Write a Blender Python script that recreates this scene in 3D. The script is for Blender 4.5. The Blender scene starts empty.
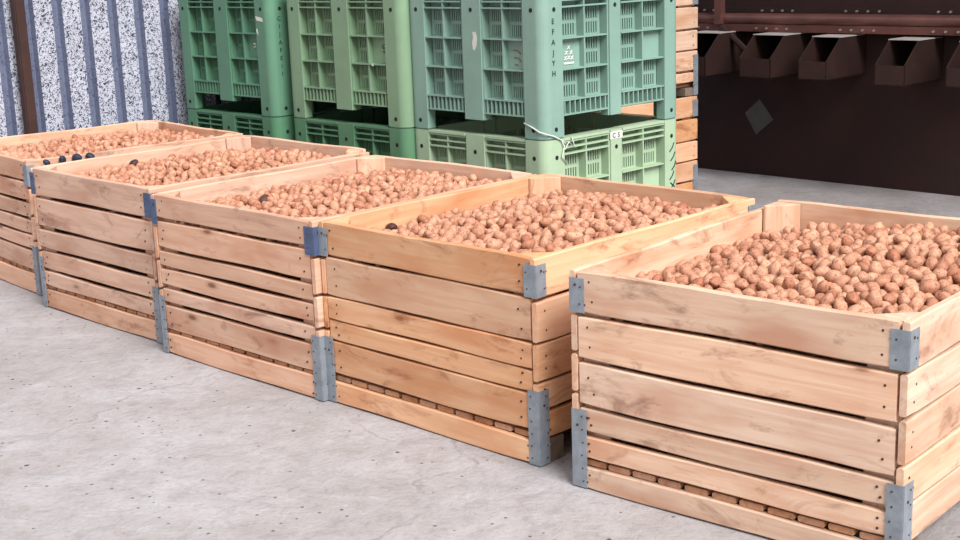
import bpy, bmesh, math, random
import numpy as np
from mathutils import Vector, Matrix

random.seed(7)
RNG = np.random.default_rng(11)
C = bpy.context.scene.collection
SC = bpy.context.scene

# ------------------------------------------------------------------ helpers
def new_obj(name, data, parent=None, loc=(0, 0, 0), rotz=0.0):
    o = bpy.data.objects.new(name, data)
    C.objects.link(o)
    o.location = loc
    o.rotation_euler = (0, 0, rotz)
    if parent:
        o.parent = parent
    return o

def finish(bm, name, mats, parent=None, loc=(0, 0, 0), rotz=0.0, smooth=False):
    me = bpy.data.meshes.new(name)
    bmesh.ops.recalc_face_normals(bm, faces=bm.faces)
    bm.to_mesh(me)
    bm.free()
    for m in (mats if isinstance(mats, (list, tuple)) else [mats]):
        me.materials.append(m)
    if smooth:
        me.polygons.foreach_set('use_smooth', [True] * len(me.polygons))
    return new_obj(name, me, parent, loc, rotz)

def tag(o, label=None, cat=None, group=None, kind=None):
    if label: o['label'] = label
    if cat: o['category'] = cat
    if group: o['group'] = group
    if kind: o['kind'] = kind
    return o

def thing(name, label, cat, loc=(0, 0, 0), rotz=0.0, group=None):
    o = new_obj(name, None, None, loc, rotz)
    o.empty_display_size = .1
    return tag(o, label, cat, group)

def box(bm, x0, x1, y0, y1, z0, z1, mi=0):
    vs = [bm.verts.new(p) for p in ((x0, y0, z0), (x1, y0, z0), (x1, y1, z0), (x0, y1, z0),
                                    (x0, y0, z1), (x1, y0, z1), (x1, y1, z1), (x0, y1, z1))]
    fs = []
    for idx in ((0, 3, 2, 1), (4, 5, 6, 7), (0, 1, 5, 4), (1, 2, 6, 5), (2, 3, 7, 6), (3, 0, 4, 7)):
        f = bm.faces.new([vs[i] for i in idx]); f.material_index = mi; fs.append(f)
    return vs, fs

def prism(bm, poly, z0, z1, mi=0):
    a = [bm.verts.new((p[0], p[1], z0)) for p in poly]
    b = [bm.verts.new((p[0], p[1], z1)) for p in poly]
    n = len(poly)
    fs = [bm.faces.new(a[::-1]), bm.faces.new(b)]
    for i in range(n):
        fs.append(bm.faces.new((a[i], a[(i + 1) % n], b[(i + 1) % n], b[i])))
    for f in fs: f.material_index = mi
    return fs

def hexa(bm, pts, mi=0):
    vs = [bm.verts.new(p) for p in pts]
    for idx in ((0, 3, 2, 1), (4, 5, 6, 7), (0, 1, 5, 4), (1, 2, 6, 5), (2, 3, 7, 6), (3, 0, 4, 7)):
        bm.faces.new([vs[i] for i in idx]).material_index = mi

def cyl(bm, c, axis, r, h, n=12, mi=0):
    """cylinder from c along axis (unit vector) for h"""
    axis = Vector(axis).normalized()
    t = Vector((0, 0, 1)) if abs(axis.z) < .9 else Vector((1, 0, 0))
    u = axis.cross(t).normalized(); v = axis.cross(u)
    c = Vector(c)
    a, b = [], []
    for i in range(n):
        w = 2 * math.pi * i / n
        d = u * (r * math.cos(w)) + v * (r * math.sin(w))
        a.append(bm.verts.new(c + d)); b.append(bm.verts.new(c + d + axis * h))
    fs = [bm.faces.new(a[::-1]), bm.faces.new(b)]
    for i in range(n):
        fs.append(bm.faces.new((a[i], a[(i + 1) % n], b[(i + 1) % n], b[i])))
    for f in fs: f.material_index = mi

def tube(bm, pts, r, n=8, mi=0):
    pts = [Vector(p) for p in pts]
    rings = []
    for i, p in enumerate(pts):
        d = (pts[min(i + 1, len(pts) - 1)] - pts[max(i - 1, 0)]).normalized()
        t = Vector((0, 0, 1)) if abs(d.z) < .9 else Vector((1, 0, 0))
        u = d.cross(t).normalized(); v = d.cross(u)
        rings.append([bm.verts.new(p + u * (r * math.cos(2 * math.pi * k / n)) + v * (r * math.sin(2 * math.pi * k / n))) for k in range(n)])
    for a, b in zip(rings, rings[1:]):
        for k in range(n):
            bm.faces.new((a[k], a[(k + 1) % n], b[(k + 1) % n], b[k])).material_index = mi
    bm.faces.new(rings[0][::-1]).material_index = mi
    bm.faces.new(rings[-1]).material_index = mi

# ------------------------------------------------------------------ node materials
class NT:
    def __init__(self, name):
        self.m = bpy.data.materials.new(name); self.m.use_nodes = True
        self.t = self.m.node_tree
        self.b = self.t.nodes['Principled BSDF']
    def n(self, kind, **kw):
        nd = self.t.nodes.new(kind)
        for k, v in kw.items():
            if hasattr(nd, k): setattr(nd, k, v)
            else: nd.inputs[k].default_value = v
        return nd
    def l(self, a, b): self.t.links.new(a, b)
    def ramp(self, fac, stops, interp='LINEAR'):
        r = self.t.nodes.new('ShaderNodeValToRGB'); r.color_ramp.interpolation = interp
        el = r.color_ramp.elements
        while len(el) < len(stops): el.new(.5)
        for e, (p, c) in zip(el, stops):
            e.position = p; e.color = (c, c, c, 1) if not isinstance(c, tuple) else (*c, 1)
        self.l(fac, r.inputs[0]); return r.outputs[0]
    def mix(self, fac, a, b, mode='MIX'):
        m = self.t.nodes.new('ShaderNodeMix'); m.data_type = 'RGBA'; m.blend_type = mode
        for sock, val in ((m.inputs[0], fac), (m.inputs[6], a), (m.inputs[7], b)):
            if hasattr(val, 'is_output'): self.l(val, sock)
            elif isinstance(val, tuple): sock.default_value = (*val, 1)
            else: sock.default_value = val
        return m.outputs[2]
    def math(self, op, a, b=0.0):
        m = self.t.nodes.new('ShaderNodeMath'); m.operation = op
        for s, v in zip(m.inputs, (a, b)):
            if hasattr(v, 'is_output'): self.l(v, s)
            else: s.default_value = v
        return m.outputs[0]
    def bump(self, h, strength=.3, dist=.01):
        b = self.n('ShaderNodeBump', Strength=strength, Distance=dist)
        self.l(h, b.inputs['Height']); self.l(b.outputs[0], self.b.inputs['Normal'])

ALB = .7      # albedo level; the exposure below brings the picture back up
def srgb(r, g, b):
    f = lambda c: (c / 255 / 12.92) if c / 255 <= .04045 else ((c / 255 + .055) / 1.055) ** 2.4
    return (f(r) * ALB, f(g) * ALB, f(b) * ALB)

def plain(name, col, rough=.6, metal=0.0, var=.12, scale=8, bump=0.0):
    m = NT(name)
    tc = m.n('ShaderNodeTexCoord')
    nz = m.n('ShaderNodeTexNoise', Scale=scale, Detail=6.0, Roughness=.6)
    m.l(tc.outputs['Object'], nz.inputs['Vector'])
    lo = tuple(c * (1 - var * 1.6) for c in col); hi = tuple(min(1, c * (1 + var)) for c in col)
    m.l(m.ramp(nz.outputs[0], [(.3, lo), (.7, hi)]), m.b.inputs['Base Color'])
    m.b.inputs['Roughness'].default_value = rough; m.b.inputs['Metallic'].default_value = metal
    if bump: m.bump(nz.outputs[0], bump, .004)
    return m.m

def wood(name, light, mid, dark, knots=1.0):
    """sawn softwood, grain along local X; every board gets its own offset and tone"""
    m = NT(name)
    tc = m.n('ShaderNodeTexCoord'); oi = m.n('ShaderNodeObjectInfo')
    off = m.n('ShaderNodeVectorMath', operation='SCALE'); off.inputs[0].default_value = (13.7, 5.1, 9.3)
    sc = m.math('MULTIPLY', oi.outputs['Random'], 40.0); m.l(sc, off.inputs['Scale'])
    add = m.n('ShaderNodeVectorMath', operation='ADD'); m.l(tc.outputs['Object'], add.inputs[0]); m.l(off.outputs[0], add.inputs[1])
    mp = m.n('ShaderNodeMapping'); mp.inputs['Scale'].default_value = (1.6, 26, 26); m.l(add.outputs[0], mp.inputs['Vector'])
    g1 = m.n('ShaderNodeTexNoise', Scale=1.6, Detail=7.0, Roughness=.62, Distortion=.5); m.l(mp.outputs[0], g1.inputs['Vector'])
    mp2 = m.n('ShaderNodeMapping'); mp2.inputs['Scale'].default_value = (3.2, 9, 9); m.l(add.outputs[0], mp2.inputs['Vector'])
    g2 = m.n('ShaderNodeTexNoise', Scale=1.0, Detail=3.0, Roughness=.5); m.l(mp2.outputs[0], g2.inputs['Vector'])
    col = m.ramp(g2.outputs[0], [(.28, mid), (.5, light), (.72, tuple(min(1, c * 1.08) for c in light))])
    grain = m.ramp(g1.outputs[0], [(.36, 0.0), (.6, 1.0)])
    col = m.mix(m.math('MULTIPLY', m.math('SUBTRACT', 1.0, grain), .6), col, mid)
    # darker brown smears
    mp4 = m.n('ShaderNodeMapping'); mp4.inputs['Scale'].default_value = (2.3, 6, 6); m.l(add.outputs[0], mp4.inputs['Vector'])
    g4 = m.n('ShaderNodeTexNoise', Scale=1.7, Detail=5.0, Roughness=.7, Distortion=.8); m.l(mp4.outputs[0], g4.inputs['Vector'])
    col = m.mix(m.math('MULTIPLY', m.ramp(g4.outputs[0], [(.55, 0.0), (.68, 1.0)]), .55), col, dark)
    # knots
    mp3 = m.n('ShaderNodeMapping'); mp3.inputs['Scale'].default_value = (3.6, 9.5, 9.5); m.l(add.outputs[0], mp3.inputs['Vector'])
    vo = m.n('ShaderNodeTexVoronoi', Scale=1.0); m.l(mp3.outputs[0], vo.inputs['Vector'])
    kn = m.ramp(vo.outputs['Distance'], [(.045, 1.0), (.085, .75), (.11, .3), (.2, 0.0)])
    kc = m.n('ShaderNodeSeparateColor'); m.l(vo.outputs['Color'], kc.inputs[0])
    kn = m.math('MULTIPLY', kn, m.math('GREATER_THAN', kc.outputs[0], .6))
    col = m.mix(m.math('MULTIPLY', kn, .85 * knots), col, dark)
    # tone of the whole board
    hsv = m.n('ShaderNodeHueSaturation')
    r2 = m.math('FRACT', m.math('MULTIPLY', oi.outputs['Random'], 7.31))
    m.l(m.math('ADD', m.math('MULTIPLY', r2, .26), .86), hsv.inputs['Value'])
    r3 = m.math('FRACT', m.math('MULTIPLY', oi.outputs['Random'], 23.7))
    m.l(m.math('ADD', m.math('MULTIPLY', r3, .2), .9), hsv.inputs['Saturation'])
    m.l(col, hsv.inputs['Color'])
    m.l(hsv.outputs[0], m.b.inputs['Base Color'])
    m.b.inputs['Roughness'].default_value = .72
    m.b.inputs['Specular IOR Level'].default_value = .25
    m.bump(g1.outputs[0], .25, .003)
    return m.m

M = {}
M['wood_pale'] = wood('pale_wood', srgb(248, 211, 184), srgb(224, 170, 140), srgb(132, 78, 52))
M['wood_pink'] = wood('pinkish_wood', srgb(242, 198, 171), srgb(218, 162, 133), srgb(128, 78, 56))
M['wood_orange'] = wood('orange_wood', srgb(248, 197, 157), srgb(230, 163, 120), srgb(146, 78, 46))
M['wood_old'] = wood('old_wood', srgb(232, 180, 136), srgb(212, 146, 98), srgb(120, 70, 42))
M['wood_end'] = wood('end_wood', srgb(212, 156, 118), srgb(176, 118, 84), srgb(100, 56, 36), .4)
M['wood_grey'] = wood('weathered_grey_wood', srgb(150, 132, 118), srgb(122, 104, 92), srgb(70, 56, 48), .4)
M['zinc'] = plain('zinc_grey_metal', srgb(160, 168, 178), .5, .25, .18, 22)
M['zinc_blue'] = plain('blue_grey_metal', srgb(92, 108, 144), .5, .25, .2, 22)
M['nail'] = plain('dark_nail', srgb(84, 62, 52), .5, .3, .1, 40)
M['hole_shade'] = plain('painted_hole_shade', (.006, .006, .006), .9, 0, .1, 30)

def bin_mat(name, col):
    m = NT(name)
    tc = m.n('ShaderNodeTexCoord')
    n1 = m.n('ShaderNodeTexNoise', Scale=3.0, Detail=7.0, Roughness=.65); m.l(tc.outputs['Object'], n1.inputs['Vector'])
    mp = m.n('ShaderNodeMapping'); mp.inputs['Scale'].default_value = (30, 30, 3); m.l(tc.outputs['Object'], mp.inputs['Vector'])
    n2 = m.n('ShaderNodeTexNoise', Scale=1.0, Detail=4.0); m.l(mp.outputs[0], n2.inputs['Vector'])
    c = m.ramp(n1.outputs[0], [(.3, tuple(x * .84 for x in col)), (.6, col), (.8, tuple(min(1, x * 1.08) for x in col))])
    grime = m.ramp(n2.outputs[0], [(.6, 0.0), (.8, 1.0)])
    c = m.mix(m.math('MULTIPLY', grime, .25), c, srgb(150, 150, 138))
    m.l(c, m.b.inputs['Base Color']); m.b.inputs['Roughness'].default_value = .42
    return m.m
M['bin_aqua'] = bin_mat('aqua_green_plastic', srgb(150, 186, 172))
M['bin_sage'] = bin_mat('sage_green_plastic', srgb(144, 178, 144))
M['bin_deep'] = bin_mat('deep_green_plastic', srgb(104, 154, 126))
M['bin_lime'] = bin_mat('pale_lime_plastic', srgb(190, 216, 182))
M['bin_leaf'] = bin_mat('leaf_green_plastic', srgb(106, 154, 118))
M['bin_leaf2'] = bin_mat('mid_green_plastic', srgb(96, 148, 114))

M['white'] = plain('chalk_white', srgb(232, 232, 226), .7, 0, .06, 30)
M['ink'] = plain('dark_green_ink', srgb(28, 52, 44), .7, 0, .1, 30)
M['plate'] = plain('worn_grey_sheet', srgb(98, 98, 94), .7, 0, .14, 9)
M['rust'] = plain('brown_painted_steel', srgb(50, 18, 14), .75, .0, .25, 3)
M['rust_hi'] = plain('brown_satin_steel', srgb(128, 86, 80), .3, .3, .2, 5)
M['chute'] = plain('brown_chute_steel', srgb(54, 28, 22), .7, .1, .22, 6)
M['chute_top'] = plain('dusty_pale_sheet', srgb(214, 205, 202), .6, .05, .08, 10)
M['bolt'] = plain('bright_bolt', srgb(205, 195, 190), .3, .6, .05, 30)
M['post'] = plain('brown_post_paint', srgb(74, 48, 44), .5, .1, .2, 6)
M['string'] = plain('white_string', srgb(226, 232, 222), .7, 0, .08, 40)

def floor_mat():
    m = NT('worn_concrete')
    tc = m.n('ShaderNodeTexCoord')
    P = tc.outputs['Object']
    def noise(s, d=6.0, r=.6, dist=0.0, vec=P):
        n = m.n('ShaderNodeTexNoise', Scale=s, Detail=d, Roughness=r, Distortion=dist); m.l(vec, n.inputs['Vector']); return n.outputs[0]
    big = noise(.8, 5.0, .6, .6); med = noise(3.2, 9.0, .74, .4); mid = noise(13.0, 8.0, .72, .3); fine = noise(55, 6.0, .75)
    c = m.ramp(big, [(.3, srgb(176, 170, 170)), (.5, srgb(190, 185, 187)), (.72, srgb(198, 195, 200))])
    st = m.ramp(med, [(.40, 1.0), (.58, 0.0)])
    c = m.mix(m.math('MULTIPLY', st, .38), c, srgb(160, 150, 146))
    c = m.mix(m.math('MULTIPLY', m.ramp(med, [(.58, 0.0), (.74, 1.0)]), .35), c, srgb(214, 211, 216))
    c = m.mix(m.math('MULTIPLY', m.ramp(mid, [(.36, 1.0), (.5, 0.0)]), .32), c, srgb(140, 132, 130))
    c = m.mix(m.math('MULTIPLY', m.ramp(mid, [(.56, 0.0), (.7, 1.0)]), .3), c, srgb(220, 216, 220))
    c = m.mix(m.math('MULTIPLY', m.ramp(fine, [(.34, 1.0), (.5, 0.0)]), .25), c, srgb(124, 116, 116))
    # faint hairline crack and scrape lines
    cv = m.n('ShaderNodeTexVoronoi', Scale=.55, feature='DISTANCE_TO_EDGE')
    wv = m.n('ShaderNodeVectorMath', operation='ADD'); wn = m.n('ShaderNodeTexNoise', Scale=2.2, Detail=5.0); m.l(P, wn.inputs['Vector'])
    m.l(P, wv.inputs[0]); m.l(wn.outputs['Color'], wv.inputs[1]); m.l(wv.outputs[0], cv.inputs['Vector'])
    crack = m.math('MULTIPLY', m.math('LESS_THAN', cv.outputs['Distance'], .006), m.ramp(mid, [(.45, 0.0), (.55, 1.0)]))
    c = m.mix(m.math('MULTIPLY', crack, .35), c, srgb(120, 112, 110))
    # scattered dark pits
    vo = m.n('ShaderNodeTexVoronoi', Scale=8.0); m.l(P, vo.inputs['Vector'])
    wob = noise(60, 3.0)
    d = m.math('ADD', vo.outputs['Distance'], m.math('MULTIPLY', m.math('SUBTRACT', wob, .5), .09))
    sp = m.n('ShaderNodeSeparateColor'); m.l(vo.outputs['Color'], sp.inputs[0])
    pit = m.math('MULTIPLY', m.math('LESS_THAN', d, .06), m.math('GREATER_THAN', sp.outputs[0], .45))
    vo2 = m.n('ShaderNodeTexVoronoi', Scale=26.0); m.l(P, vo2.inputs['Vector'])
    sp2 = m.n('ShaderNodeSeparateColor'); m.l(vo2.outputs['Color'], sp2.inputs[0])
    pit2 = m.math('MULTIPLY', m.math('LESS_THAN', vo2.outputs['Distance'], .14), m.math('GREATER_THAN', sp2.outputs[1], .72))
    pits = m.math('MAXIMUM', pit, m.math('MULTIPLY', pit2, .75))
    c = m.mix(m.math('MULTIPLY', pits, .85), c, srgb(62, 56, 56))
    m.l(c, m.b.inputs['Base Color'])
    m.b.inputs['Roughness'].default_value = .8
    m.b.inputs['Specular IOR Level'].default_value = .3
    h = m.math('ADD', m.math('ADD', m.math('MULTIPLY', med, .6), m.math('MULTIPLY', mid, .45)), m.math('MULTIPLY', fine, .15))
    h = m.math('SUBTRACT', h, m.math('MULTIPLY', pits, .25))
    m.bump(h, .9, .02)
    return m.m
M['floor'] = floor_mat()

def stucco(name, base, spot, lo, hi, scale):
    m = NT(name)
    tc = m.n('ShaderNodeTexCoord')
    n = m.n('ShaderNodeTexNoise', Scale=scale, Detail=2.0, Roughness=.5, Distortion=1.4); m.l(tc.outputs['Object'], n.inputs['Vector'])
    r = m.ramp(n.outputs[0], [(lo, 1.0), (hi, 0.0)])  # speckle paints the reflections off the embossing into the colour
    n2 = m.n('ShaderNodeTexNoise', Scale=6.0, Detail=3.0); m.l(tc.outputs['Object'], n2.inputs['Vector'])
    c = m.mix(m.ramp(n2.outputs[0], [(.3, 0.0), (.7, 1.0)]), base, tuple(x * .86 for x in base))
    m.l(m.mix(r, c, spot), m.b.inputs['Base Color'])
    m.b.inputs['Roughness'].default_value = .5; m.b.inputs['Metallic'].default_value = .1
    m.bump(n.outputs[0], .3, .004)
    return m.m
M['sheet'] = stucco('embossed_sheet_painted_glints', srgb(216, 219, 236), srgb(46, 50, 70), .425, .49, 80)
M['sheet_shade'] = stucco('sheet_rib_painted_shade', srgb(116, 124, 152), srgb(70, 76, 98), .34, .44, 80)  # darker copy of the sheet: shade of recesses and slopes put into colour
M['shade_roof'] = plain('shade_roof_sheet', srgb(120, 112, 108), .7, .1, .1, 3)
M['wall_dark'] = plain('dark_back_wall', srgb(84, 66, 62), .8, 0, .1, 3)

def walnut_mat(name, light, mid, dark, use_attr=True):
    m = NT(name)
    tc = m.n('ShaderNodeTexCoord')
    at = m.n('ShaderNodeAttribute', attribute_name='tint'); 
    oi = m.n('ShaderNodeObjectInfo')
    v = m.math('FRACT', m.math('ADD', at.outputs['Fac'], oi.outputs['Random']))
    col = m.ramp(v, [(0.0, mid), (.35, light), (.7, tuple(.5 * a + .5 * b for a, b in zip(light, mid))), (1.0, tuple(min(1, c * 1.12) for c in light))])
    n1 = m.n('ShaderNodeTexNoise', Scale=150.0, Detail=4.0, Roughness=.6, Distortion=.9); m.l(tc.outputs['Object'], n1.inputs['Vector'])
    wr = m.ramp(n1.outputs[0], [(.34, 1.0), (.48, 0.0)])
    col = m.mix(m.math('MULTIPLY', wr, .65), col, dark)
    n2 = m.n('ShaderNodeTexNoise', Scale=45.0, Detail=2.0); m.l(tc.outputs['Object'], n2.inputs['Vector'])
    col = m.mix(m.math('MULTIPLY', m.ramp(n2.outputs[0], [(.55, 0.0), (.75, 1.0)]), .35), col, mid)
    m.l(col, m.b.inputs['Base Color'])
    m.b.inputs['Roughness'].default_value = .55
    m.b.inputs['Specular IOR Level'].default_value = .3
    m.bump(n1.outputs[0], .5, .002)
    return m.m
M['walnut'] = walnut_mat('walnut_shell', srgb(222, 166, 136), srgb(180, 114, 86), srgb(84, 38, 26))
M['walnut_black'] = walnut_mat('blackened_walnut_husk', srgb(92, 54, 48), srgb(66, 38, 36), srgb(24, 14, 14))
M['lump_blue'] = walnut_mat('blue_black_shell', srgb(44, 50, 72), srgb(34, 40, 58), srgb(12, 14, 22))

# ------------------------------------------------------------------ camera (solved from the crate corners)
F_PX, PITCH, ROLL, CAM_H = 1348.5, 0.2329, -0.0356, 1.504
cp, sp_ = math.cos(PITCH), math.sin(PITCH)
fw = Vector((0, cp, -sp_)); rt = Vector((1, 0, 0)); up = Vector((0, sp_, cp))
cr, sr = math.cos(ROLL), math.sin(ROLL)
rt2 = rt * cr + up * sr; up2 = up * cr - rt * sr
cam = bpy.data.cameras.new('camera'); cam.sensor_width = 36; cam.lens = F_PX / 960 * 36
cam.clip_start = .05
co = bpy.data.objects.new('camera', cam); C.objects.link(co)
co.matrix_world = Matrix(((rt2.x, up2.x, -fw.x, 0), (rt2.y, up2.y, -fw.y, 0), (rt2.z, up2.z, -fw.z, CAM_H), (0, 0, 0, 1)))
SC.camera = co
CAMP = np.array([0, 0, CAM_H])
def project(P):
    d = np.asarray(P) - CAMP
    z = d @ np.array(fw)
    return 480 + F_PX * (d @ np.array(rt2)) / z, 270 - F_PX * (d @ np.array(up2)) / z, z

# frame of the place: row direction e (to the right and towards us), depth direction n
A46 = math.radians(-46)
E = Vector((math.cos(A46), math.sin(A46), 0)); N = Vector((-math.sin(A46), math.cos(A46), 0))
def rn(r, n, z=0.0): return E * r + N * n + Vector((0, 0, z))

# ------------------------------------------------------------------ setting
RH = 5.2
bm = bmesh.new()
vs = [bm.verts.new(rn(a, b)) for a, b in ((-7.06, -4.0), (4.5, -4.0), (4.5, 7.62), (-7.06, 7.62))]
bm.faces.new(vs)
tag(finish(bm, 'floor', M['floor']), kind='structure')

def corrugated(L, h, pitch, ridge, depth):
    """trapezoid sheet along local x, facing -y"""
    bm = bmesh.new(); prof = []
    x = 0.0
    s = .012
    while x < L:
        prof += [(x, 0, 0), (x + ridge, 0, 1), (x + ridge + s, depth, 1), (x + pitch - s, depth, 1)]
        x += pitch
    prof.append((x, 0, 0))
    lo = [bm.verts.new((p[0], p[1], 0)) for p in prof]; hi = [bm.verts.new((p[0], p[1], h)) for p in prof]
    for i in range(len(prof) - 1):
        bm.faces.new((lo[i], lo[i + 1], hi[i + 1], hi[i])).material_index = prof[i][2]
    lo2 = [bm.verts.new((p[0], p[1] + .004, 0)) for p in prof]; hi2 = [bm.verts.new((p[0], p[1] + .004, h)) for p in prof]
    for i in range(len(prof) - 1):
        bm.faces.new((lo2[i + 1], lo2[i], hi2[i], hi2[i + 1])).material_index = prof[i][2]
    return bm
# left wall: runs along N at r = -7.05 and faces +E
w = finish(corrugated(11.4, RH, .168, .108, .03), 'wall_left', [M['sheet'], M['sheet_shade']])
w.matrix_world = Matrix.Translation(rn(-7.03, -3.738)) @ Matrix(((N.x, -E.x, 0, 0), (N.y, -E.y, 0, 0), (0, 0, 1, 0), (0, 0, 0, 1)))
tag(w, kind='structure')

bm = bmesh.new()
hexa(bm, [rn(-7.06, 7.62, 0), rn(4.5, 7.62, 0), rn(4.5, 7.7, 0), rn(-7.06, 7.7, 0), rn(-7.06, 7.62, RH), rn(4.5, 7.62, RH), rn(4.5, 7.7, RH), rn(-7.06, 7.7, RH)])
tag(finish(bm, 'wall_back', M['wall_dark']), kind='structure')
bm = bmesh.new()
hexa(bm, [rn(-7.06, 6.2, RH), rn(4.5, 6.2, RH), rn(4.5, 7.7, RH), rn(-7.06, 7.7, RH), rn(-7.06, 6.2, RH + .06), rn(4.5, 6.2, RH + .06), rn(4.5, 7.7, RH + .06), rn(-7.06, 7.7, RH + .06)])
tag(finish(bm, 'shade_ceiling', M['shade_roof']), kind='structure')  # unseen roof strip, added to shade the machine and the back

# brown steel post at the corrugated wall
def ray(u, v):
    d = np.array(fw) + np.array(rt2) * (u - 480) / F_PX - np.array(up2) * (v - 270) / F_PX
    return d
def at_r(u, v, r):
    d = ray(u, v); e = np.array(E); t = (r - CAMP @ e) / (d @ e); return Vector(CAMP + t * d)
def at_n(u, v, n):
    d = ray(u, v); e = np.array(N); t = (n - CAMP @ e) / (d @ e); return Vector(CAMP + t * d)
pA = at_r(24.5, 70, -6.95)
t = thing('support_post', 'dark brown steel post standing upright against the speckled corrugated wall', 'post', (pA.x, pA.y, 0), A46)
bm = bmesh.new(); box(bm, -.028, .028, -.03, .03, .008, RH - .01); bmesh.ops.bevel(bm, geom=bm.edges[:], offset=.006, segments=2, affect='EDGES'); finish(bm, 'shaft', M['post'], t)
bm = bmesh.new(); box(bm, -.07, .07, -.1, .1, 0, .008); finish(bm, 'base_plate', M['post'], t)

# ------------------------------------------------------------------ wooden crates
W, D, H, T = .98, 1.142, .6375, .022

def board_bm(L, h, t, seed, nails=True, bow=.0018, rag=.0016):
    """board: x 0..L, y 0..t (outer face y=0), z 0..h, slightly wavy edges, rounded arrises, nail heads near both ends"""
    rg = random.Random(seed)
    bm = bmesh.new()
    nx = max(3, int(L / .07)); cb = min(.0035, t * .3)
    prof = [(cb, 0), (t - cb, 0), (t, cb), (t, h - cb), (t - cb, h), (cb, h), (0, h - cb), (0, cb)]
    ph = [rg.uniform(0, 6.28) for _ in range(4)]
    rings = []
    for i in range(nx + 1):
        x = L * i / nx
        dy = bow * math.sin(2.2 * x / L * 3 + ph[0]); dzt = rag * math.sin(9 * x + ph[1]) + rg.uniform(-.0006, .0006)
        dzb = rag * math.sin(8 * x + ph[2]) + rg.uniform(-.0006, .0006)
        end = cb * .7 if i in (0, nx) else 0
        ring = []
        for (y, z) in prof:
            yy = y + dy; zz = z + (dzt if z > h / 2 else dzb)
            yy += end * (1 if y < t / 2 else -1) * .7
            zz += end * (-1 if z > h / 2 else 1) * .7
            ring.append(bm.verts.new((x, yy, zz)))
        rings.append(ring)
    n = len(prof)
    for a, b in zip(rings, rings[1:]):
        for k in range(n): bm.faces.new((a[k], a[(k + 1) % n], b[(k + 1) % n], b[k]))
    bm.faces.new(rings[0]); bm.faces.new(rings[-1][::-1])
    if nails:
        zs = [h * .28, h * .72] if h > .06 else [h * .5]
        for xe in (.04, L - .04):
            for z in zs:
                xx = xe + rg.uniform(-.012, .012)
                cyl(bm, (xx, .004, z + rg.uniform(-.006, .006)), (0, -1, 0), .0034, .0055, 7, 1)
    return bm

def bracket_bm(a, b, h, seed, holes=True):
    """galvanised angle plate: flange a along +x on the front (y=0 out to -y), flange b along +y on the side (x=0 out to -x), ragged edges"""
    rg = random.Random(seed); bm = bmesh.new(); th = .0025
    poly = [(-th, -th), (a, -th), (a, 0), (0, 0), (0, b), (-th, b)]
    prism(bm, poly, 0, h)
    bmesh.ops.bevel(bm, geom=[e for e in bm.edges if all(abs(v.co.x + th) < 1e-6 and abs(v.co.y + th) < 1e-6 for v in e.verts)], offset=.002, segments=2, affect='EDGES')
    k = max(2, int(h / .035))
    for i in range(k):                       # nail heads and the bent teeth along the plate edges
        z = h * (i + .5) / k
        cyl(bm, (a - .012 + rg.uniform(-.004, .004), -th * .5, z), (0, -1, 0), .0027, .0025, 7, 1)
        cyl(bm, (-th * .5, b - .012 + rg.uniform(-.004, .004), z), (-1, 0, 0), .0027, .0025, 7, 1)
        if rg.random() < .6: box(bm, a - .001, a + .003, -th, 0, z - .003, z + .002, 1 if rg.random() < .5 else 0)
        if rg.random() < .6: box(bm, -th, 0, b - .001, b + .003, z - .003, z + .002, 0)
    cyl(bm, (.02, -th * .5, h * .8), (0, -1, 0), .004, .003, 7, 1)
    return bm

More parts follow.
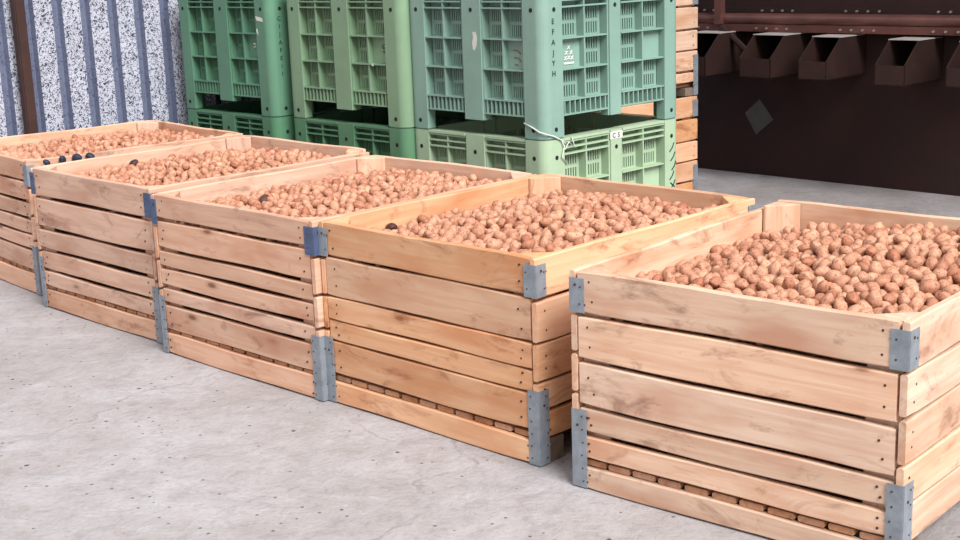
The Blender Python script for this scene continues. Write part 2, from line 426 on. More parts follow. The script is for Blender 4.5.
STD = [(.0, .185), (.198, .397), (.411, .607), (.62, .733), (.746, .852)]
def make_crate(loc, rotz, label, wm, fronts, sides, seed, top_metal='zinc', group='walnut crates standing in a row', depth=D, bottom=(.92, 1.0), back_up=0.0, fl=.034):
    t = thing('wooden_crate', label, 'crate', loc, rotz, group)
    wood_m = M[wm]
    # local frame: origin at front-left corner of the footprint
    def put(bm, name, mats, x, y, z, rz, lab=None):
        o = finish(bm, name, mats, t, (x, y, z), rz)
        if lab: o['label'] = lab
        return o
    sd = seed * 100
    bz = lambda f: H * (1 - f)
    for j, (a, b) in enumerate(fronts):
        L = W - 2 * T - .01; a += .003 if j else 0; b -= .003
        put(board_bm(L, bz(a) - bz(b), T, sd + j), 'board', [wood_m, M['nail']], T + .005, 0, bz(b), 0)
        put(board_bm(L, bz(a) - bz(b) + (0 if j else back_up), T, sd + 20 + j), 'board', [wood_m, M['nail']], W - T - .005, depth, bz(b), math.pi)
    a, b = bottom
    put(board_bm(W - .02, bz(a) - bz(b) - .004, T, sd + 8), 'board', [wood_m, M['nail']], .01, 0, .004, 0)
    put(board_bm(W - .02, bz(a) - bz(b) - .004, T, sd + 28), 'board', [wood_m, M['nail']], W - .01, depth, .004, math.pi)
    for j, (a, b) in enumerate(sides):
        b -= .002
        put(board_bm(depth, bz(a) - bz(b), T, sd + 40 + j), 'board', [wood_m, M['nail']], 0, depth, bz(b), -math.pi / 2)
        put(board_bm(depth, bz(a) - bz(b), T, sd + 60 + j), 'board', [wood_m, M['nail']], W, 0, bz(b), math.pi / 2)
    zs0, zs1 = bz(bottom[0]) + .001, bz(fronts[-1][1]) - .002
    ns = 11
    for j in range(ns):                                   # floor slats, ends showing above the bottom board
        x0 = .03 + (W - .06) * j / ns; ww = (W - .06) / ns - .003 - .009 * random.random()
        put(board_bm(depth - .022, ww, min(.02, zs1 - zs0), sd + 80 + j, False, .0006, .001), 'floor_slat', [M['wood_end'], M['nail']], x0, .011, zs0, 0).rotation_euler = (math.pi / 2, 0, math.pi / 2)
    lg = .092
    for (cx, cy, sx, sy) in ((T, T, 1, 1), (W - T, T, -1, 1), (W - T, depth - T, -1, -1), (T, depth - T, 1, -1)):
        bm = bmesh.new()
        g = .0022
        prism(bm, [(sx * g, sy * g), (sx * lg, sy * g), (sx * lg, sy * .012), (sx * .012, sy * lg), (sx * g, sy * lg)], 0, H - zs1 - .006 + (back_up if sy < 0 else 0))
        bmesh.ops.bevel(bm, geom=bm.edges[:], offset=.002, segments=1, affect='EDGES')
        # grain runs up the post: build it lying along x
        bmesh.ops.rotate(bm, verts=bm.verts, cent=(0, 0, 0), matrix=Matrix.Rotation(math.pi / 2, 3, 'Y'))
        o = put(bm, 'corner_post', [wood_m], cx, cy, zs1 + .002, 0)
        o.rotation_euler = (0, -math.pi / 2, 0)
        bm = bmesh.new(); box(bm, min(0, sx * .075), max(0, sx * .075), min(sy * .004, sy * .09), max(sy * .004, sy * .09), 0, zs0 - .008)
        put(bm, 'foot_block', [M['wood_grey']], cx - sx * T * .8, cy, .003, 0)
    for (cx, cy, rz) in ((0, 0, 0), (W, 0, math.pi / 2), (W, depth, math.pi), (0, depth, -math.pi / 2)):
        o = put(bracket_bm(fl, .046, .098, sd + 90), 'corner_bracket', [M[top_metal], M['nail']], cx, cy, H - .118, rz)
        o = put(bracket_bm(fl, .042, .232, sd + 91), 'corner_bracket', [M['zinc'], M['nail']], cx, cy, .004, rz)
    return t

CR = {}  # centre, angle of the solved crates
for k, (x, y, a) in zip((1, 2, 3, 4, 5), ((-1.9340, 6.8667, -0.8700), (-1.2278, 5.9831, -.7874), (-.5089, 5.1914, -.7735), (.2108, 4.5171, -.7778), (.9915, 3.7276, -.7201))):
    c, s = math.cos(a), math.sin(a)
    CR[k] = (Vector((x - c * W / 2 + s * D / 2, y - s * W / 2 - c * D / 2, 0)), a)

S_STD = [(.0, .19), (.205, .4), (.412, .585), (.597, .77), (.785, .872)]
crate_specs = {
 1: ('pale wooden crate of walnuts closest to the speckled corrugated wall', 'wood_pink',
     [(.0, .148), (.162, .296), (.311, .424), (.436, .54), (.552, .655), (.67, .815)], S_STD, 'zinc', (.85, 1.0)),
 2: ('pale wooden crate of walnuts, second from the corrugated wall, its bottom planks gappy', 'wood_pink',
     [(.0, .188), (.208, .408), (.427, .56), (.582, .71), (.728, .832)], S_STD, 'zinc_blue', (.862, 1.0)),
 3: ('pinkish wooden crate of walnuts with blue-grey top brackets, middle one of the row', 'wood_pink',
     [(.0, .143), (.158, .327), (.344, .44), (.457, .562), (.579, .668), (.684, .84)], S_STD, 'zinc_blue', (.866, 1.0)),
 4: ('orange-toned wooden crate of walnuts between the pinkish middle crate and the end crate', 'wood_orange',
     [(.0, .18), (.187, .398), (.403, .529), (.533, .644), (.648, .832)], [(.0, .19), (.205, .4), (.41, .585), (.597, .73), (.745, .872)], 'zinc', (.876, 1.0)),
 5: ('big pale wooden crate heaped with walnuts at the open-floor end of the row', 'wood_pale', STD,
     [(.0, .19), (.2, .365), (.375, .55), (.56, .72), (.73, .885)], 'zinc', (.893, 1.0)),
}
for k, (lab, wm, fr, sd_, tm, bt) in crate_specs.items():
    make_crate(CR[k][0], CR[k][1], lab, wm, fr, sd_, k, tm, bottom=bt, back_up={5: .016, 2: .012, 3: .004, 4: .004}.get(k, 0), fl={5: .05, 4: .042}.get(k, .034))

# two empty crates stacked behind the green bins (turned a quarter)
def stack_crate(z, lab, seed, wm):
    o = rn(-4.745 - W, 5.42, z)     # corner
    t = make_crate((o.x, o.y, z), A46, lab, wm, [(.0, .21), (.225, .45), (.465, .7), (.715, .79), (.8, .875)], S_STD, seed, group='wooden crates stacked behind the green bins', depth=.97)
    return t
stack_crate(0.0, 'weathered orange wooden crate behind the aqua bin, lower one of its stack', 8, 'wood_orange')
stack_crate(H + .002, 'pale yellowish wooden crate behind the aqua bin, stacked on top of another', 9, 'wood_pale')

# ------------------------------------------------------------------ walnuts
def walnut_arrays(nu, nv, seed):
    """unit walnut: two half shells with a seam ridge, wrinkled, little tip at +x. returns verts, quads/tris"""
    rg = np.random.default_rng(seed)
    V = [(0, 0, -1)]
    vs = []
    ths = [math.pi * (j) / nv for j in range(1, nv)]
    for th in ths:
        for i in range(nu):
            ph = 2 * math.pi * i / nu
            vs.append((math.sin(th) * math.cos(ph), math.sin(th) * math.sin(ph), math.cos(th)))
    vs = [(0, 0, 1)] + vs + [(0, 0, -1)]
    P = np.array(vs)
    r = np.ones(len(P))
    K = rg.normal(size=(9, 3)) * 4.2; ph = rg.uniform(0, 6.28, 9)
    for k in range(9): r += .016 * np.sin(P @ K[k] + ph[k])
    r += .05 * np.exp(-(P[:, 1] / .11) ** 2)                 # seam ridge in the plane y=0
    r += .10 * np.clip(P[:, 2], 0, 1) ** 14                  # tip
    Q = P * r[:, None] * np.array([1.0, .92, 1.26])
    F = []
    for i in range(nu): F.append((0, 1 + i, 1 + (i + 1) % nu))
    for j in range(nv - 2):
        for i in range(nu):
            a = 1 + j * nu + i; b = 1 + j * nu + (i + 1) % nu
            F.append((a, a + nu, b + nu, b))
    last = len(P) - 1; base = 1 + (nv - 2) * nu
    for i in range(nu): F.append((base + i, last, base + (i + 1) % nu))
    return Q, F

R0 = .0176
def deposit(seed, surf, n_max=3400):
    rg = np.random.default_rng(seed)
    x0, x1, y0, y1 = T + .003, W - T - .003, T + .003, D - T - .003
    base = min(surf(x, y) for x in np.linspace(x0, x1, 9) for y in np.linspace(y0, y1, 9)) - .078
    pts = np.zeros((n_max, 4)); n = 0
    lg = .098
    def clampxy(q, r):
        q[:, 0] = np.clip(q[:, 0], x0 + r, x1 - r); q[:, 1] = np.clip(q[:, 1], y0 + r, y1 - r)
        for (cx, cy, sx, sy) in ((x0, y0, 1, 1), (x1, y0, -1, 1), (x1, y1, -1, -1), (x0, y1, 1, -1)):
            s = sx * (q[:, 0] - cx) + sy * (q[:, 1] - cy); lim = lg + .012 + r * 1.414
            push = np.maximum(0, lim - s) / 2
            q[:, 0] += sx * push; q[:, 1] += sy * push
        return q
    def rest(q, r):
        z = np.full(len(q), base)
        if n:
            d2 = (q[:, None, 0] - pts[None, :n, 0]) ** 2 + (q[:, None, 1] - pts[None, :n, 1]) ** 2
            rr = (r + pts[:n, 3]) ** 2
            zz = np.where(d2 < rr, pts[None, :n, 2] + np.sqrt(np.maximum(rr - d2, 0)), base)
            z = np.maximum(z, zz.max(1))
        return z
    fails = 0
    while n < n_max and fails < 25:
        r = R0 * rg.uniform(.88, 1.12)
        q = clampxy(np.stack([rg.uniform(x0, x1, 26), rg.uniform(y0, y1, 26)], 1), r)
        c = rest(q, r) - surf(q[:, 0], q[:, 1])
        k = int(c.argmin()); best = q[k].copy(); bc = c[k]
        for st in (.014, .008, .004, .002):
            a = rg.uniform(0, 6.28) + np.arange(10) * .628
            q = clampxy(best + st * np.stack([np.cos(a), np.sin(a)], 1), r)
            c = rest(q, r) - surf(q[:, 0], q[:, 1]); k = int(c.argmin())
            if c[k] < bc: best = q[k].copy(); bc = c[k]
        if bc > -.6 * r: fails += 1; continue
        pts[n] = (best[0], best[1], bc + surf(best[0], best[1]), r); n += 1
    return pts[:n]

def surf_fn(left, flat, hump, cx, cy, tilt=0.0):
    def f(x, y):
        u = np.asarray(x) / W; v = np.asarray(y) / D
        return H - flat - left * np.exp(-(u / .16) ** 2) + hump * np.exp(-((u - cx) / .34) ** 2 - ((v - cy) / .36) ** 2) + tilt * (u - .5)
    return f
surfs = {1: surf_fn(.01, .035, .045, .5, .5), 2: surf_fn(.008, .036, .045, .5, .55), 3: surf_fn(.018, .04, .035, .55, .6),
         4: surf_fn(.018, .042, .045, .55, .6), 5: surf_fn(.028, .036, .065, .68, .66)}
def rot_rand(rg, n):
    q = rg.normal(size=(n, 4)); q /= np.linalg.norm(q, axis=1)[:, None]
    w, x, y, z = q.T
    return np.stack([1 - 2 * (y * y + z * z), 2 * (x * y - z * w), 2 * (x * z + y * w), 2 * (x * y + z * w), 1 - 2 * (x * x + z * z), 2 * (y * z - x * w),
                     2 * (x * z - y * w), 2 * (y * z + x * w), 1 - 2 * (x * x + y * y)], 1).reshape(-1, 3, 3), q

def to_world(k, P):
    o, a = CR[k]; c, s = math.cos(a), math.sin(a)
    return np.stack([o.x + c * P[:, 0] - s * P[:, 1], o.y + s * P[:, 0] + c * P[:, 1], P[:, 2]], 1)
NUTS = []   # world x,y,z,r,crate, local x,y
for k in (1, 2, 3, 4, 5):
    P = deposit(40 + k, surfs[k])
    # only the upper layers can be seen
    keep = P[:, 2] > surfs[k](P[:, 0], P[:, 1]) - .085
    P = P[keep]
    Wd = to_world(k, P)
    NUTS.append(np.concatenate([Wd, P[:, 3:4], np.full((len(P), 1), k), P[:, :2]], 1))
NUTS = np.concatenate(NUTS)

# which nuts show most: a small depth buffer over the picture
def visible_pixels():
    u, v, z = project(NUTS[:, :3]); rp = NUTS[:, 3] * F_PX / z
    ids = np.full((540, 960), -1); dep = np.full((540, 960), 1e9)
    rims = {}
    for k in (1, 2, 3, 4, 5):
        cs = to_world(k, np.array([[0, 0, H], [W, 0, H], [W, D, H], [0, D, H]])); uu, vv, _ = project(cs); rims[k] = (uu, vv)
    for i in np.argsort(-z):
        x0, x1 = int(u[i] - rp[i]), int(u[i] + rp[i]) + 1; y0, y1 = int(v[i] - rp[i]), int(v[i] + rp[i]) + 1
        x0 = max(x0, 0); y0 = max(y0, 0); x1 = min(x1, 960); y1 = min(y1, 540)
        if x1 <= x0 or y1 <= y0: continue
        gx, gy = np.meshgrid(np.arange(x0, x1), np.arange(y0, y1))
        m = (gx - u[i]) ** 2 + (gy - v[i]) ** 2 < rp[i] ** 2
        uu, vv = rims[int(NUTS[i, 4])]
        for a, b in ((0, 1), (1, 2)):      # hidden behind the near boards
            sl = (vv[b] - vv[a]) / (uu[b] - uu[a]); m &= ~((gx >= uu[a] - 3) & (gx <= uu[b] + 3) & (gy > vv[a] + sl * (gx - uu[a]) - 1))
        sub = ids[y0:y1, x0:x1]; sub[m] = i
    cnt = np.bincount(ids[ids >= 0], minlength=len(NUTS))
    return cnt
VIS = visible_pixels()

# dark nuts at the spots where the photo shows them
def nearest(u0, v0, k):
    u, v, z = project(NUTS[:, :3]); d = np.hypot(u - u0, v - v0) - VIS * .12 + np.where((NUTS[:, 4] == k) & (VIS > 12), 0, 1e6)
    return int(d.argmin())
dark = {}
for (u0, v0, k, lab) in ((262, 203, 3, 'blackened walnut among tan ones by the front board of the middle crate'),
                         (131, 152, 2, 'dark brown walnut lying in the second crate from the corrugated wall'),
                         (392, 221, 4, 'dark walnut in the front corner of the orange-toned crate')):
    dark[nearest(u0, v0, k)] = lab
order = [int(i) for i in np.argsort(-VIS) if int(i) not in dark]
single = order[:297]
rot, quat = rot_rand(np.random.default_rng(5), len(NUTS))

# prototype meshes for the individual nuts
protos = []
for s in range(6):
    Q, F = walnut_arrays(22, 15, 70 + s)
    me = bpy.data.meshes.new('walnut'); me.from_pydata((Q * R0).tolist(), [], F); me.materials.append(M['walnut'])
    me.polygons.foreach_set('use_smooth', [True] * len(me.polygons))
    protos.append(me)
black = protos[0].copy(); black.materials.clear(); black.materials.append(M['walnut_black'])

def place_nut(i, me, label, group=None):
    o = bpy.data.objects.new('walnut', me); C.objects.link(o)
    o.location = NUTS[i, :3]; o.rotation_mode = 'QUATERNION'; o.rotation_quaternion = quat[i]
    s = NUTS[i, 3] / R0; o.scale = (s, s, s)
    tag(o, label, 'walnut', group)
    return o
for i in single:
    k = int(NUTS[i, 4]); ly = NUTS[i, 6] / D; lx = NUTS[i, 5] / W
    if k == 5:
        if ly < .3: lab, g = 'tan walnut near the front board of the heaped open-floor end crate', 'walnuts near the front board of the end crate'
        elif ly < .62: lab, g = 'tan walnut in the middle of the heap in the open-floor end crate', 'walnuts in the middle of the end crate'
        else: lab, g = 'tan walnut towards the back board of the heaped open-floor end crate', 'walnuts towards the back of the end crate'
    else:
        lab, g = 'tan walnut lying on top in the orange-toned crate beside the end crate', 'walnuts on top in the orange-toned crate'
    place_nut(i, protos[i % 6], lab, g)
for i, lab in dark.items():
    o = place_nut(i, black, lab); o.scale = o.scale * 1.15; o.location.z += .006

# the rest of the nuts: one uncounted mass
skip = set(single) | set(dark)
idx = np.array([i for i in range(len(NUTS)) if i not in skip])
lo = [walnut_arrays(14, 10, 90 + s) for s in range(5)]
VV, LV, LS, TINT = [], [], [], []
base = 0
rgt = np.random.default_rng(3)
for s in range(5):
    Q, F = lo[s]; ii = idx[idx % 5 == s]
    if not len(ii): continue
    X = np.einsum('nij,vj->nvi', rot[ii], Q) * NUTS[ii, 3][:, None, None] + NUTS[ii, None, :3]
    nv = len(Q)
    sizes = np.array([len(f) for f in F]); flat = np.concatenate([np.array(f) for f in F])
    offs = base + nv * np.arange(len(ii))
    VV.append(X.reshape(-1, 3)); LV.append((flat[None] + offs[:, None]).ravel()); LS.append(np.tile(sizes, len(ii)))
    TINT.append(np.repeat(rgt.uniform(0, 1, len(ii)), nv))
    base += nv * len(ii)
VV = np.concatenate(VV).astype(np.float32); LV = np.concatenate(LV).astype(np.int32); LS = np.concatenate(LS).astype(np.int32); TINT = np.concatenate(TINT).astype(np.float32)
me = bpy.data.meshes.new('walnut_heap')
me.vertices.add(len(VV)); me.vertices.foreach_set('co', VV.ravel())
me.loops.add(len(LV)); me.loops.foreach_set('vertex_index', LV)
me.polygons.add(len(LS)); me.polygons.foreach_set('loop_start', np.concatenate([[0], np.cumsum(LS)[:-1]]).astype(np.int32)); 
me.polygons.foreach_set('use_smooth', np.ones(len(LS), dtype=bool))
me.update(calc_edges=True); me.validate()
at = me.attributes.new('tint', 'FLOAT', 'POINT'); at.data.foreach_set('value', TINT)
me.materials.append(M['walnut'])
hp = new_obj('walnut_heap', me)
tag(hp, 'mass of tan walnuts filling the five wooden crates below and around the nearer nuts', 'walnuts', kind='stuff')

# blue-black lumps set in the gap between the first two crates
lump = protos[1].copy(); lump.materials.clear(); lump.materials.append(M['lump_blue'])
for (u, v, s, lab) in ((46.5, 162.5, .75, 'smallest blue-black husk in the gap by the front corner between two crates'),
                       (62.5, 160, 1.0, 'second blue-black husk from the front wedged in the gap between two crates'),
                       (77, 157.8, 1.2, 'third blue-black husk from the front wedged in the gap between two crates'),
                       (90, 156.4, 1.0, 'blue-black husk wedged farthest along the gap between two crates')):
    d = ray(u, v); tt = (H - .012 - CAM_H) / d[2]; p = CAMP + tt * d
    o = bpy.data.objects.new('blue_black_lump', lump); C.objects.link(o); o.location = p; o.scale = (s, s, s); o.rotation_euler = (u, v, 1)
    tag(o, lab, 'lump', 'blue-black lumps between the crates')

# ------------------------------------------------------------------ green plastic bins
BW, BD, BH = .905, .985, .66
RC = .055       # recess of the slatted panels
ZO, ZC, Z3, Z2, Z1, ZN, ZM, ZR = .1, .169, .308, .446, .585, .614, .642, .66
def face_spec(L, side):
    p, m = (.13, .14) if not side else (.125, .1)
    b = (L - 2 * p - m) / 2
    return p, m, b

def panel_bm(L, side, solid):
    """slatted wall of one side in face coordinates x 0..L, outward -y, posts excluded; solid = set of (row, column) plates without slots"""
    p, m, b = face_spec(L, side)
    bm = bmesh.new()
    for bi, x0 in enumerate((p, p + b + m)):
        x1 = x0 + b
        yb0, yb1 = RC - .004, RC                           # the perforated sheet
        rows = ((ZC, Z3, 2), (Z3, Z2, 1), (Z2, Z1, 0))
        for (z0, z1, ri) in rows:
            for ci in range(2):
                c0 = x0 + b / 2 * ci; c1 = c0 + b / 2
                if (ri, bi * 2 + ci) in solid:
                    box(bm, c0, c1, RC - .02, yb1, z0, z1); continue
                h = z1 - z0
                za, zb_, zc, zd = z0 + .08 * h, z0 + .44 * h, z0 + .56 * h, z0 + .93 * h
                e = .012
                box(bm, c0, c0 + e, yb0, yb1, z0, z1); box(bm, c1 - e, c1, yb0, yb1, z0, z1)
                for (q0, q1) in ((z0, za), (zb_, zc), (zd, z1)): box(bm, c0 + e, c1 - e, yb0, yb1, q0, q1)
                nb = 8; pw = (c1 - c0 - 2 * e) / nb
                for k in range(nb):
                    for (q0, q1) in ((za, zb_), (zc, zd)): box(bm, c0 + e + pw * (k + .28), c0 + e + pw * (k + .72), yb0 - .003, yb1, q0, q1)
        box(bm, x0, x1, yb0, yb1, Z1, ZR)                  # closed narrow rows under the rim
        # raised ribs
        for z in (ZC, Z3, Z2, Z1, ZN, ZM): box(bm, x0, x1, .004, yb0, z - .0035, z + .0035)
        box(bm, x0, x1, 0, RC + .01, ZR - .012, ZR)
        xm = x0 + b / 2
        box(bm, xm - .004, xm + .004, .006, yb0, ZC, ZR - .012)
        # comb of fins over the fork opening
        box(bm, x0, x1, .004, RC, ZO, ZO + .007)
        box(bm, x0, x1, RC + .012, RC + .016, ZO, ZC)
        nf = 9
        for k in range(nf):
            xx = x0 + b * (k + .5) / nf; box(bm, xx - .0035, xx + .0035, .006, RC + .012, ZO, ZC)
    return bm

def corner_bm():
    bm = bmesh.new(); r = .05; a, c = .128, .123
    arc = [(r - r * math.cos(w), r - r * math.sin(w)) for w in np.linspace(math.pi / 2, 0, 8)]
    poly = [(a, 0)] + [(x, y) for x, y in arc] + [(0, c), (.05, c), (.05, .05), (a, .05)]
    prism(bm, poly, .006, BH - .001)
    inner = [(a - .006, .006)] + [(.006 + x * .9, .006 + y * .9) for x, y in arc] + [(.006, c - .006), (.044, c - .006), (.044, .044), (a - .006, .044)]
    prism(bm, inner, 0, .006)
    for f in bm.faces: f.smooth = False
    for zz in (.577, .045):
        cyl(bm, (.075, .002, zz), (0, -1, 0), .0105, .003, 14, 1)  # flat black discs painted for the shade inside drain holes
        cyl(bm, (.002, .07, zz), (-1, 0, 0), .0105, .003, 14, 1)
    return bm

def make_bin(loc, rotz, label, mat, solid_front, solid_side, group, shade_lid=False):
    t = thing('plastic_bin', label, 'bin', loc, rotz, group)
    m = M[mat]
    for side, L, x, y, rz, sol in ((0, BW, 0, 0, 0, solid_front), (1, BD, BW, 0, math.pi / 2, solid_side), (0, BW, BW, BD, math.pi, set()), (1, BD, 0, BD, -math.pi / 2, set())):
        o = finish(panel_bm(L, side, sol), 'slatted_panel', m, t, (x, y, 0), rz)
        p, mm, b = face_spec(L, side)
        bm = bmesh.new(); box(bm, p + b + .002, p + b + mm - .002, 0, .06, .07, BH - .001)
        bmesh.ops.bevel(bm, geom=[e for e in bm.edges if abs(e.verts[0].co.z - e.verts[1].co.z) > .1], offset=.008, segments=2, affect='EDGES')
        cyl(bm, (p + b + mm / 2, .002, .577), (0, -1, 0), .0105, .003, 14, 1)  # black disc painted as the dark of a hole
        finish(bm, 'middle_post', [m, M['hole_shade']], t, (x, y, 0), rz)
    for i, (x, y, rz) in enumerate(((0, 0, 0), (BW, 0, math.pi / 2), (BW, BD, math.pi), (0, BD, -math.pi / 2))):
        o = finish(corner_bm(), 'corner_post', [m, M['hole_shade']], t, (x, y, 0), rz)
        if rz in (math.pi / 2, -math.pi / 2):   # the corner plan is not square: swap its legs
            o.scale = (1, 1, 1)
    bm = bmesh.new()
    box(bm, .062, BW - .062, .062, BD - .062, .125, .14)
    for k in range(18):
        x = .08 + (BW - .16) * k / 17; box(bm, x - .003, x + .003, .062, BD - .062, .098, .125)
    for k in range(3):
        y = .2 + (BD - .4) * k / 2; box(bm, .062, BW - .062, y - .004, y + .004, .098, .125)
    finish(bm, 'base_deck', m, t)
    bm = bmesh.new(); box(bm, BW / 2 - .06, BW / 2 + .06, BD / 2 - .06, BD / 2 + .06, 0, .098); finish(bm, 'centre_foot', m, t)
    if shade_lid:
        bm = bmesh.new(); box(bm, .0, BW, .0, BD, BH + .001, BH + .02); finish(bm, 'shade_lid', m, t)  # unseen lid added to keep the bin interior dark
    return t

GB = 'green plastic bins stacked two high'
corner = {1: rn(0, 0), 2: rn(0, 0), 3: rn(0, 0)}
def left_corner(right_xy=None, left_xy=None):
    if left_xy: return Vector((*left_xy, 0))
    return Vector((*right_xy, 0)) - E * BW
BINS = {1: left_corner(right_xy=(-1.075, 7.285)), 2: left_corner(left_xy=(-.995, 7.285)), 3: left_corner(right_xy=(.312, 6.0))}
specs = {1: ('deep green slatted plastic bin beside the corrugated wall, upper of its stack', 'deep green slatted plastic bin beside the corrugated wall, lower of its stack', 'bin_deep', 'bin_leaf2'),
         2: ('sage green slatted plastic bin stacked on top between two other stacks', 'leaf green plastic bin at the bottom of the middle stack of bins', 'bin_sage', 'bin_leaf'),
         3: ('aqua green slatted plastic bin on top of the pale lime bin', 'pale lime plastic bin under the aqua green bin', 'bin_aqua', 'bin_lime')}
UP = {}; LOW = {}
for k in (1, 2, 3):
    p = BINS[k]
    LOW[k] = make_bin(p, A46, specs[k][1], specs[k][3], set(), {(1, 3)} if k == 3 else set(), GB)
    UP[k] = make_bin(p + Vector((0, 0, BH)), A46, specs[k][0], specs[k][2], {(1, 3)}, {(1, 0), (1, 3)} if k == 3 else {(1, 3)}, GB, True)

for o in (UP[2], LOW[2]): o.scale.x = 1.045
def children(o, name): return [c for c in C.objects if c.parent == o and c.name.split('.')[0] == name]
def one_text(parent, body, size, mat, mw, name='lettering'):
    cu = bpy.data.curves.new(name, 'FONT'); cu.body = body; cu.size = size; cu.extrude = .0008; cu.align_x = 'CENTER'; cu.space_line = 1.5
    cu.materials.append(mat)
    tmp = bpy.data.objects.new(name, cu)
    C.objects.link(tmp); bpy.context.view_layer.update()
    me = bpy.data.meshes.new_from_object(tmp.evaluated_get(bpy.context.evaluated_depsgraph_get()))
    C.objects.unlink(tmp); bpy.data.objects.remove(tmp)
    me.name = name
    o = new_obj(name, me, parent); o.matrix_local = mw
    return o
SIDE = Matrix(((0, 0, 1, 0), (1, 0, 0, 0), (0, 1, 0, 0), (0, 0, 0, 1)))
for k, body, size, step, zt in ((3, 'EFAJYH', .034, .046, .515), (1, 'CIJAFEII', .032, .042, .515)):
    for i, ch in enumerate(body):
        one_text(UP[k], ch, size, M['ink'], Matrix.Translation((BW + .0015, .066, zt - step * i)) @ SIDE, 'letter')
# marks on the plates without slots
def front_mark(parent, pts_list, col, face, depth, name, r=.0022):
    bm = bmesh.new()
    for pts in pts_list:
        if face == 'front': tube(bm, [(x, depth, z) for x, z in pts], r, 6)
        else: tube(bm, [(BW - depth, x, z) for x, z in pts], r, 6)
    return finish(bm, name, col, parent)
zc = (Z3 + Z2) / 2
pS, mS, bS = face_spec(BD, 1)
cx = pS + bS * .25
marks = [[(cx - .035, zc - .045), (cx + .035, zc - .045)], [(cx - .035, zc - .049), (cx + .035, zc - .049)]]
for (dx, dz) in ((-.016, .0), (.016, .0), (-.022, -.024), (.022, -.024), (0, .024), (0, -.022)):
    marks += [[(cx + dx - .008, zc + dz - .008), (cx + dx + .008, zc + dz + .008)], [(cx + dx - .008, zc + dz + .008), (cx + dx + .008, zc + dz - .008)]]
tag(front_mark(UP[3], marks, M['white'], 'side', RC - .021, 'printed_mark', .003), 'white printed mark')
pF, mF, bF = face_spec(BW, 0)
cx = pF + bF + mF + bF * .75
M['smudge'] = plain('rusty_smudge', srgb(150, 118, 92), .8, 0, .1, 30)
M['moulded'] = plain('moulded_dark_green', srgb(62, 100, 74), .6, 0, .1, 30)
front_mark(UP[3], [[(cx - .02, zc + .02), (cx + .005, zc + .018), (cx + .022, zc + .005)], [(cx - .02, zc - .012), (cx + .012, zc - .016), (cx + .022, zc - .03)], [(cx - .015, zc - .045), (cx + .004, zc - .046)]], M['smudge'], 'front', RC - .021, 'printed_mark', .003)
front_mark(UP[2], [[(cx + .03, zc + .03), (cx + .012, zc + .02), (cx + .02, zc + .008), (cx + .034, zc + .014)], [(cx + .034, zc + .004), (cx + .03, zc - .012), (cx + .016, zc - .006)]], M['moulded'], 'front', RC - .021, 'printed_mark', .003)
front_mark(UP[1], [[(cx - .004, zc + .012), (cx + .012, zc + .01), (cx + .01, zc - .004), (cx - .002, zc - .006)]], M['white'], 'front', RC - .021, 'printed_mark', .005)

def torn(parent, pts, d, name='torn_label', mat=None):
    bm = bmesh.new()
    a = [bm.verts.new((x, -d, z)) for x, z in pts]; b = [bm.verts.new((x, -d - .0012, z)) for x, z in pts]
    bm.faces.new(a); bm.faces.new(b[::-1])
    for i in range(len(pts)): j = (i + 1) % len(pts); bm.faces.new((a[i], a[j], b[j], b[i]))
    return finish(bm, name, mat or M['white'], parent)
mx = pF + bF + mF * .62
torn(UP[3], [(mx - .008, .475), (mx + .012, .478), (mx + .02, .45), (mx + .016, .415), (mx + .004, .392), (mx - .008, .398), (mx - .012, .43), (mx - .004, .45)], .0002)
px = BW - .10
torn(UP[1], [(px - .02, .54), (px + .04, .53), (px + .045, .51), (px - .01, .517)], .0002)
torn(UP[1], [(px - .02, .47), (px - .008, .475), (px - .002, .44), (px - .014, .45)], .0002)
torn(UP[2], [(cx - .04, Z3 + .003), (cx - .025, Z3 + .006), (cx - .022, Z3 - .008), (cx - .036, Z3 - .008)], -.004 + .001)
# writing on the lime bin: pen strokes on its far side post, and a small white sticker with letters
st = []
yb = BD - .06
for i in range(9):
    z = .52 - i * .047; k = (i % 3 - 1) * .008
    st.append([(yb - .018 + k, z - .02), (yb + .004 + k, z), (yb + .016 + k, z + .022)])
    if i > 3: st.append([(yb - .02, z + .012), (yb + .012, z - .012)])
front_mark(LOW[3], st, M['ink'], 'side', -.0005, 'pen_writing', .0035)
ys = pS + bS + mS / 2
bm = bmesh.new(); box(bm, BW, BW + .0015, ys - .045, ys + .045, .615, .65); finish(bm, 'sticker', M['white'], LOW[3])
for dx, ch in ((-.018, 'C'), (.016, 'S')): one_text(LOW[3], ch, .032, M['ink'], Matrix.Translation((BW + .0022, ys + dx, .621)) @ SIDE, 'letter')

# thin white string tied from the aqua bin's foot to the lime bin's rim
bm = bmesh.new()
P3 = BINS[3]
def bl(x, y, z): return P3 + E * x + N * y + Vector((0, 0, z))
path = [bl(BW - .125, -.004, BH + .075), bl(BW - .07, -.006, BH + .058), bl(BW - .03, -.005, BH + .04), bl(BW + .0, .01, BH + .03), bl(BW + .006, .05, BH + .018), bl(BW + .006, .1, BH - .005), bl(BW + .006, .135, BH - .03)]
tube(bm, path, .0035, 8)
tube(bm, [bl(BW + .006, .1, BH + .0), bl(BW + .01, .12, BH - .05), bl(BW + .006, .15, BH - .02), bl(BW + .009, .19, BH - .05), bl(BW + .006, .17, BH + .002)], .003, 8)
tube(bm, [bl(BW + .008, .12, BH - .03), bl(BW + .01, .1, BH - .08), bl(BW + .006, .13, BH - .11)], .003, 8)
tag(finish(bm, 'string', M['string'], smooth=True), 'thin white string tied around the foot of the aqua bin and the lime bin rim', 'string')

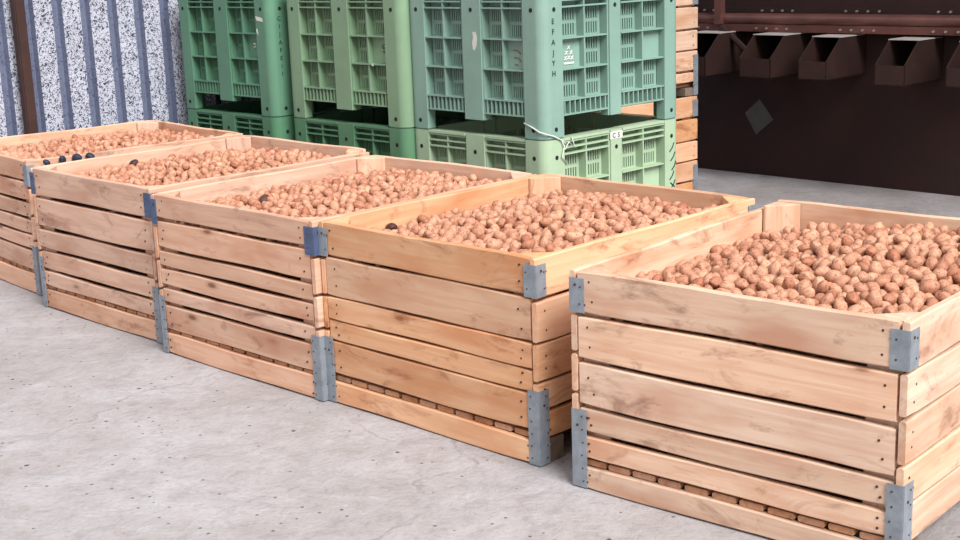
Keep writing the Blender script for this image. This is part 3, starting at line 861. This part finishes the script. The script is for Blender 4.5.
# ------------------------------------------------------------------ brown machine with a row of chutes
MN = 7.44
mt = thing('steel_machine', 'big dark brown steel machine with a row of open chutes behind the crates', 'machine', rn(-5.9, MN), A46)
def ml(p):  # world -> machine local
    d = p - rn(-5.9, MN); return Vector((d.dot(E), d.dot(N), d.z))
bm = bmesh.new(); box(bm, 0, 6.1, 0, .14, 0, 1.08); finish(bm, 'lower_panel', M['rust'], mt)
zb = at_n(800, 20, MN - .12).z
bm = bmesh.new(); box(bm, 0, 6.1, .02, .14, 1.08, 2.4); finish(bm, 'upper_panel', M['rust'], mt)
bm = bmesh.new()
cyl(bm, (0.0, -.10, zb), (1, 0, 0), .038, 6.1, 20)
box(bm, 0, 6.1, -.13, 0, zb - .075, zb - .03)
finish(bm, 'rail', M['rust_hi'], mt)
bm = bmesh.new(); cyl(bm, (0, 0, 0), (0, -1, 0), .007, .012, 8)
bolt0 = finish(bm, 'bolt', M['bolt'], mt)
first = True
for i in range(84):
    if (i // 4) % 2 == 0:
        x = .3 + i * .075
        for (xx, yy, zz) in ((x, -.02, zb + .05), (x + .03, -.13, zb - .055)):
            u, v, _ = project(rn(-5.9 + xx, MN + yy, zz))
            if not (695 < u < 965 and v > 0): continue
            o = bolt0 if first else bolt0.copy()
            if not first: C.objects.link(o)
            o.location = (xx, yy, zz); first = False
pv = ml(at_n(721, 8, MN - .13)); bm = bmesh.new(); box(bm, pv.x - .025, pv.x + .025, -.17, -.12, zb - .03, 2.4); finish(bm, 'upright', M['rust_hi'], mt)
pa, pb = ml(at_n(722, 27, MN - .15)), ml(at_n(748, 52, MN - .2)); bm = bmesh.new(); tube(bm, [pa, pb], .02, 8); finish(bm, 'brace', M['rust'], mt)
NL = MN - .45
for (u0, u1, v0, v1, vt) in ((676, 705, 56, 76, 33), (739, 770, 58, 78, 35), (798, 826, 61, 80, 37), (874, 904, 65, 86, 40), (945, 976, 68, 88, 42)):
    a = ml(at_n(u0, v1, NL)); b = ml(at_n(u1, v1, NL)); l = ml(at_n(u0, v0, NL)); tp = ml(at_n(u0 + 16, vt, NL + .15))
    x0, x1 = a.x, b.x; z0, zl, zt = (a.z + b.z) / 2, l.z, tp.z; y0, y1, y2 = -.45, -.30, 0.0
    th = .006
    c = new_obj('chute', None, mt)
    bm = bmesh.new()
    box(bm, x0, x1, y0, y0 + th, z0, zl)                                    # lip
    box(bm, x0, x1, y0, y2, z0, z0 + th)                                    # floor
    for xs in (x0, x1 - th):
        pts = [(y0, z0), (y2, z0), (y2, zt), (y1, zt), (y0, zl)]
        v0_ = [bm.verts.new((xs, y, z)) for y, z in pts]; v1_ = [bm.verts.new((xs + th, y, z)) for y, z in pts]
        bm.faces.new(v0_); bm.faces.new(v1_[::-1])
        for i in range(5): bm.faces.new((v0_[i], v1_[i], v1_[(i + 1) % 5], v0_[(i + 1) % 5]))
    me_o = finish(bm, 'chute', M['chute'], mt)
    C.objects.unlink(c); bpy.data.objects.remove(c)
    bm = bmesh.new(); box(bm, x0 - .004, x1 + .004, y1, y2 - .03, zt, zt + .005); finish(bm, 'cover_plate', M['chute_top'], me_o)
# pale diamond sheet on the panel
dp = [ml(at_n(u, v, MN - .004)) for u, v in ((745, 113), (759.5, 99), (773.5, 119.5), (756, 134.5))]
bm = bmesh.new()
a = [bm.verts.new((p.x, -.001, p.z)) for p in dp]; b = [bm.verts.new((p.x, -.004, p.z)) for p in dp]
bm.faces.new(a); bm.faces.new(b[::-1])
for i in range(4): bm.faces.new((a[i], a[(i + 1) % 4], b[(i + 1) % 4], b[i]))
o = finish(bm, 'placard', M['plate'], mt); o['label'] = 'blank grey diamond sheet'

# ------------------------------------------------------------------ light: overcast daylight from the open side on the right
wd = bpy.data.worlds.new('sky'); SC.world = wd; wd.use_nodes = True
bg = wd.node_tree.nodes['Background']; bg.inputs[0].default_value = (1, .982, .965, 1); bg.inputs[1].default_value = .6
sun = bpy.data.lights.new('sun', 'SUN'); sun.energy = 4.0; sun.angle = math.radians(35); sun.color = (1, .985, .965)
so = bpy.data.objects.new('sun', sun); C.objects.link(so)
dirv = (E * -1.0 + N * .22 + Vector((0, 0, -1.0))).normalized()       # travelling direction
so.rotation_euler = dirv.to_track_quat('-Z', 'Y').to_euler()
vs_ = SC.view_settings
SC.display_settings.display_device = 'sRGB'
vs_.view_transform = 'Standard'; vs_.look = 'None'; vs_.gamma = 1; vs_.exposure = .66; vs_.use_curve_mapping = False
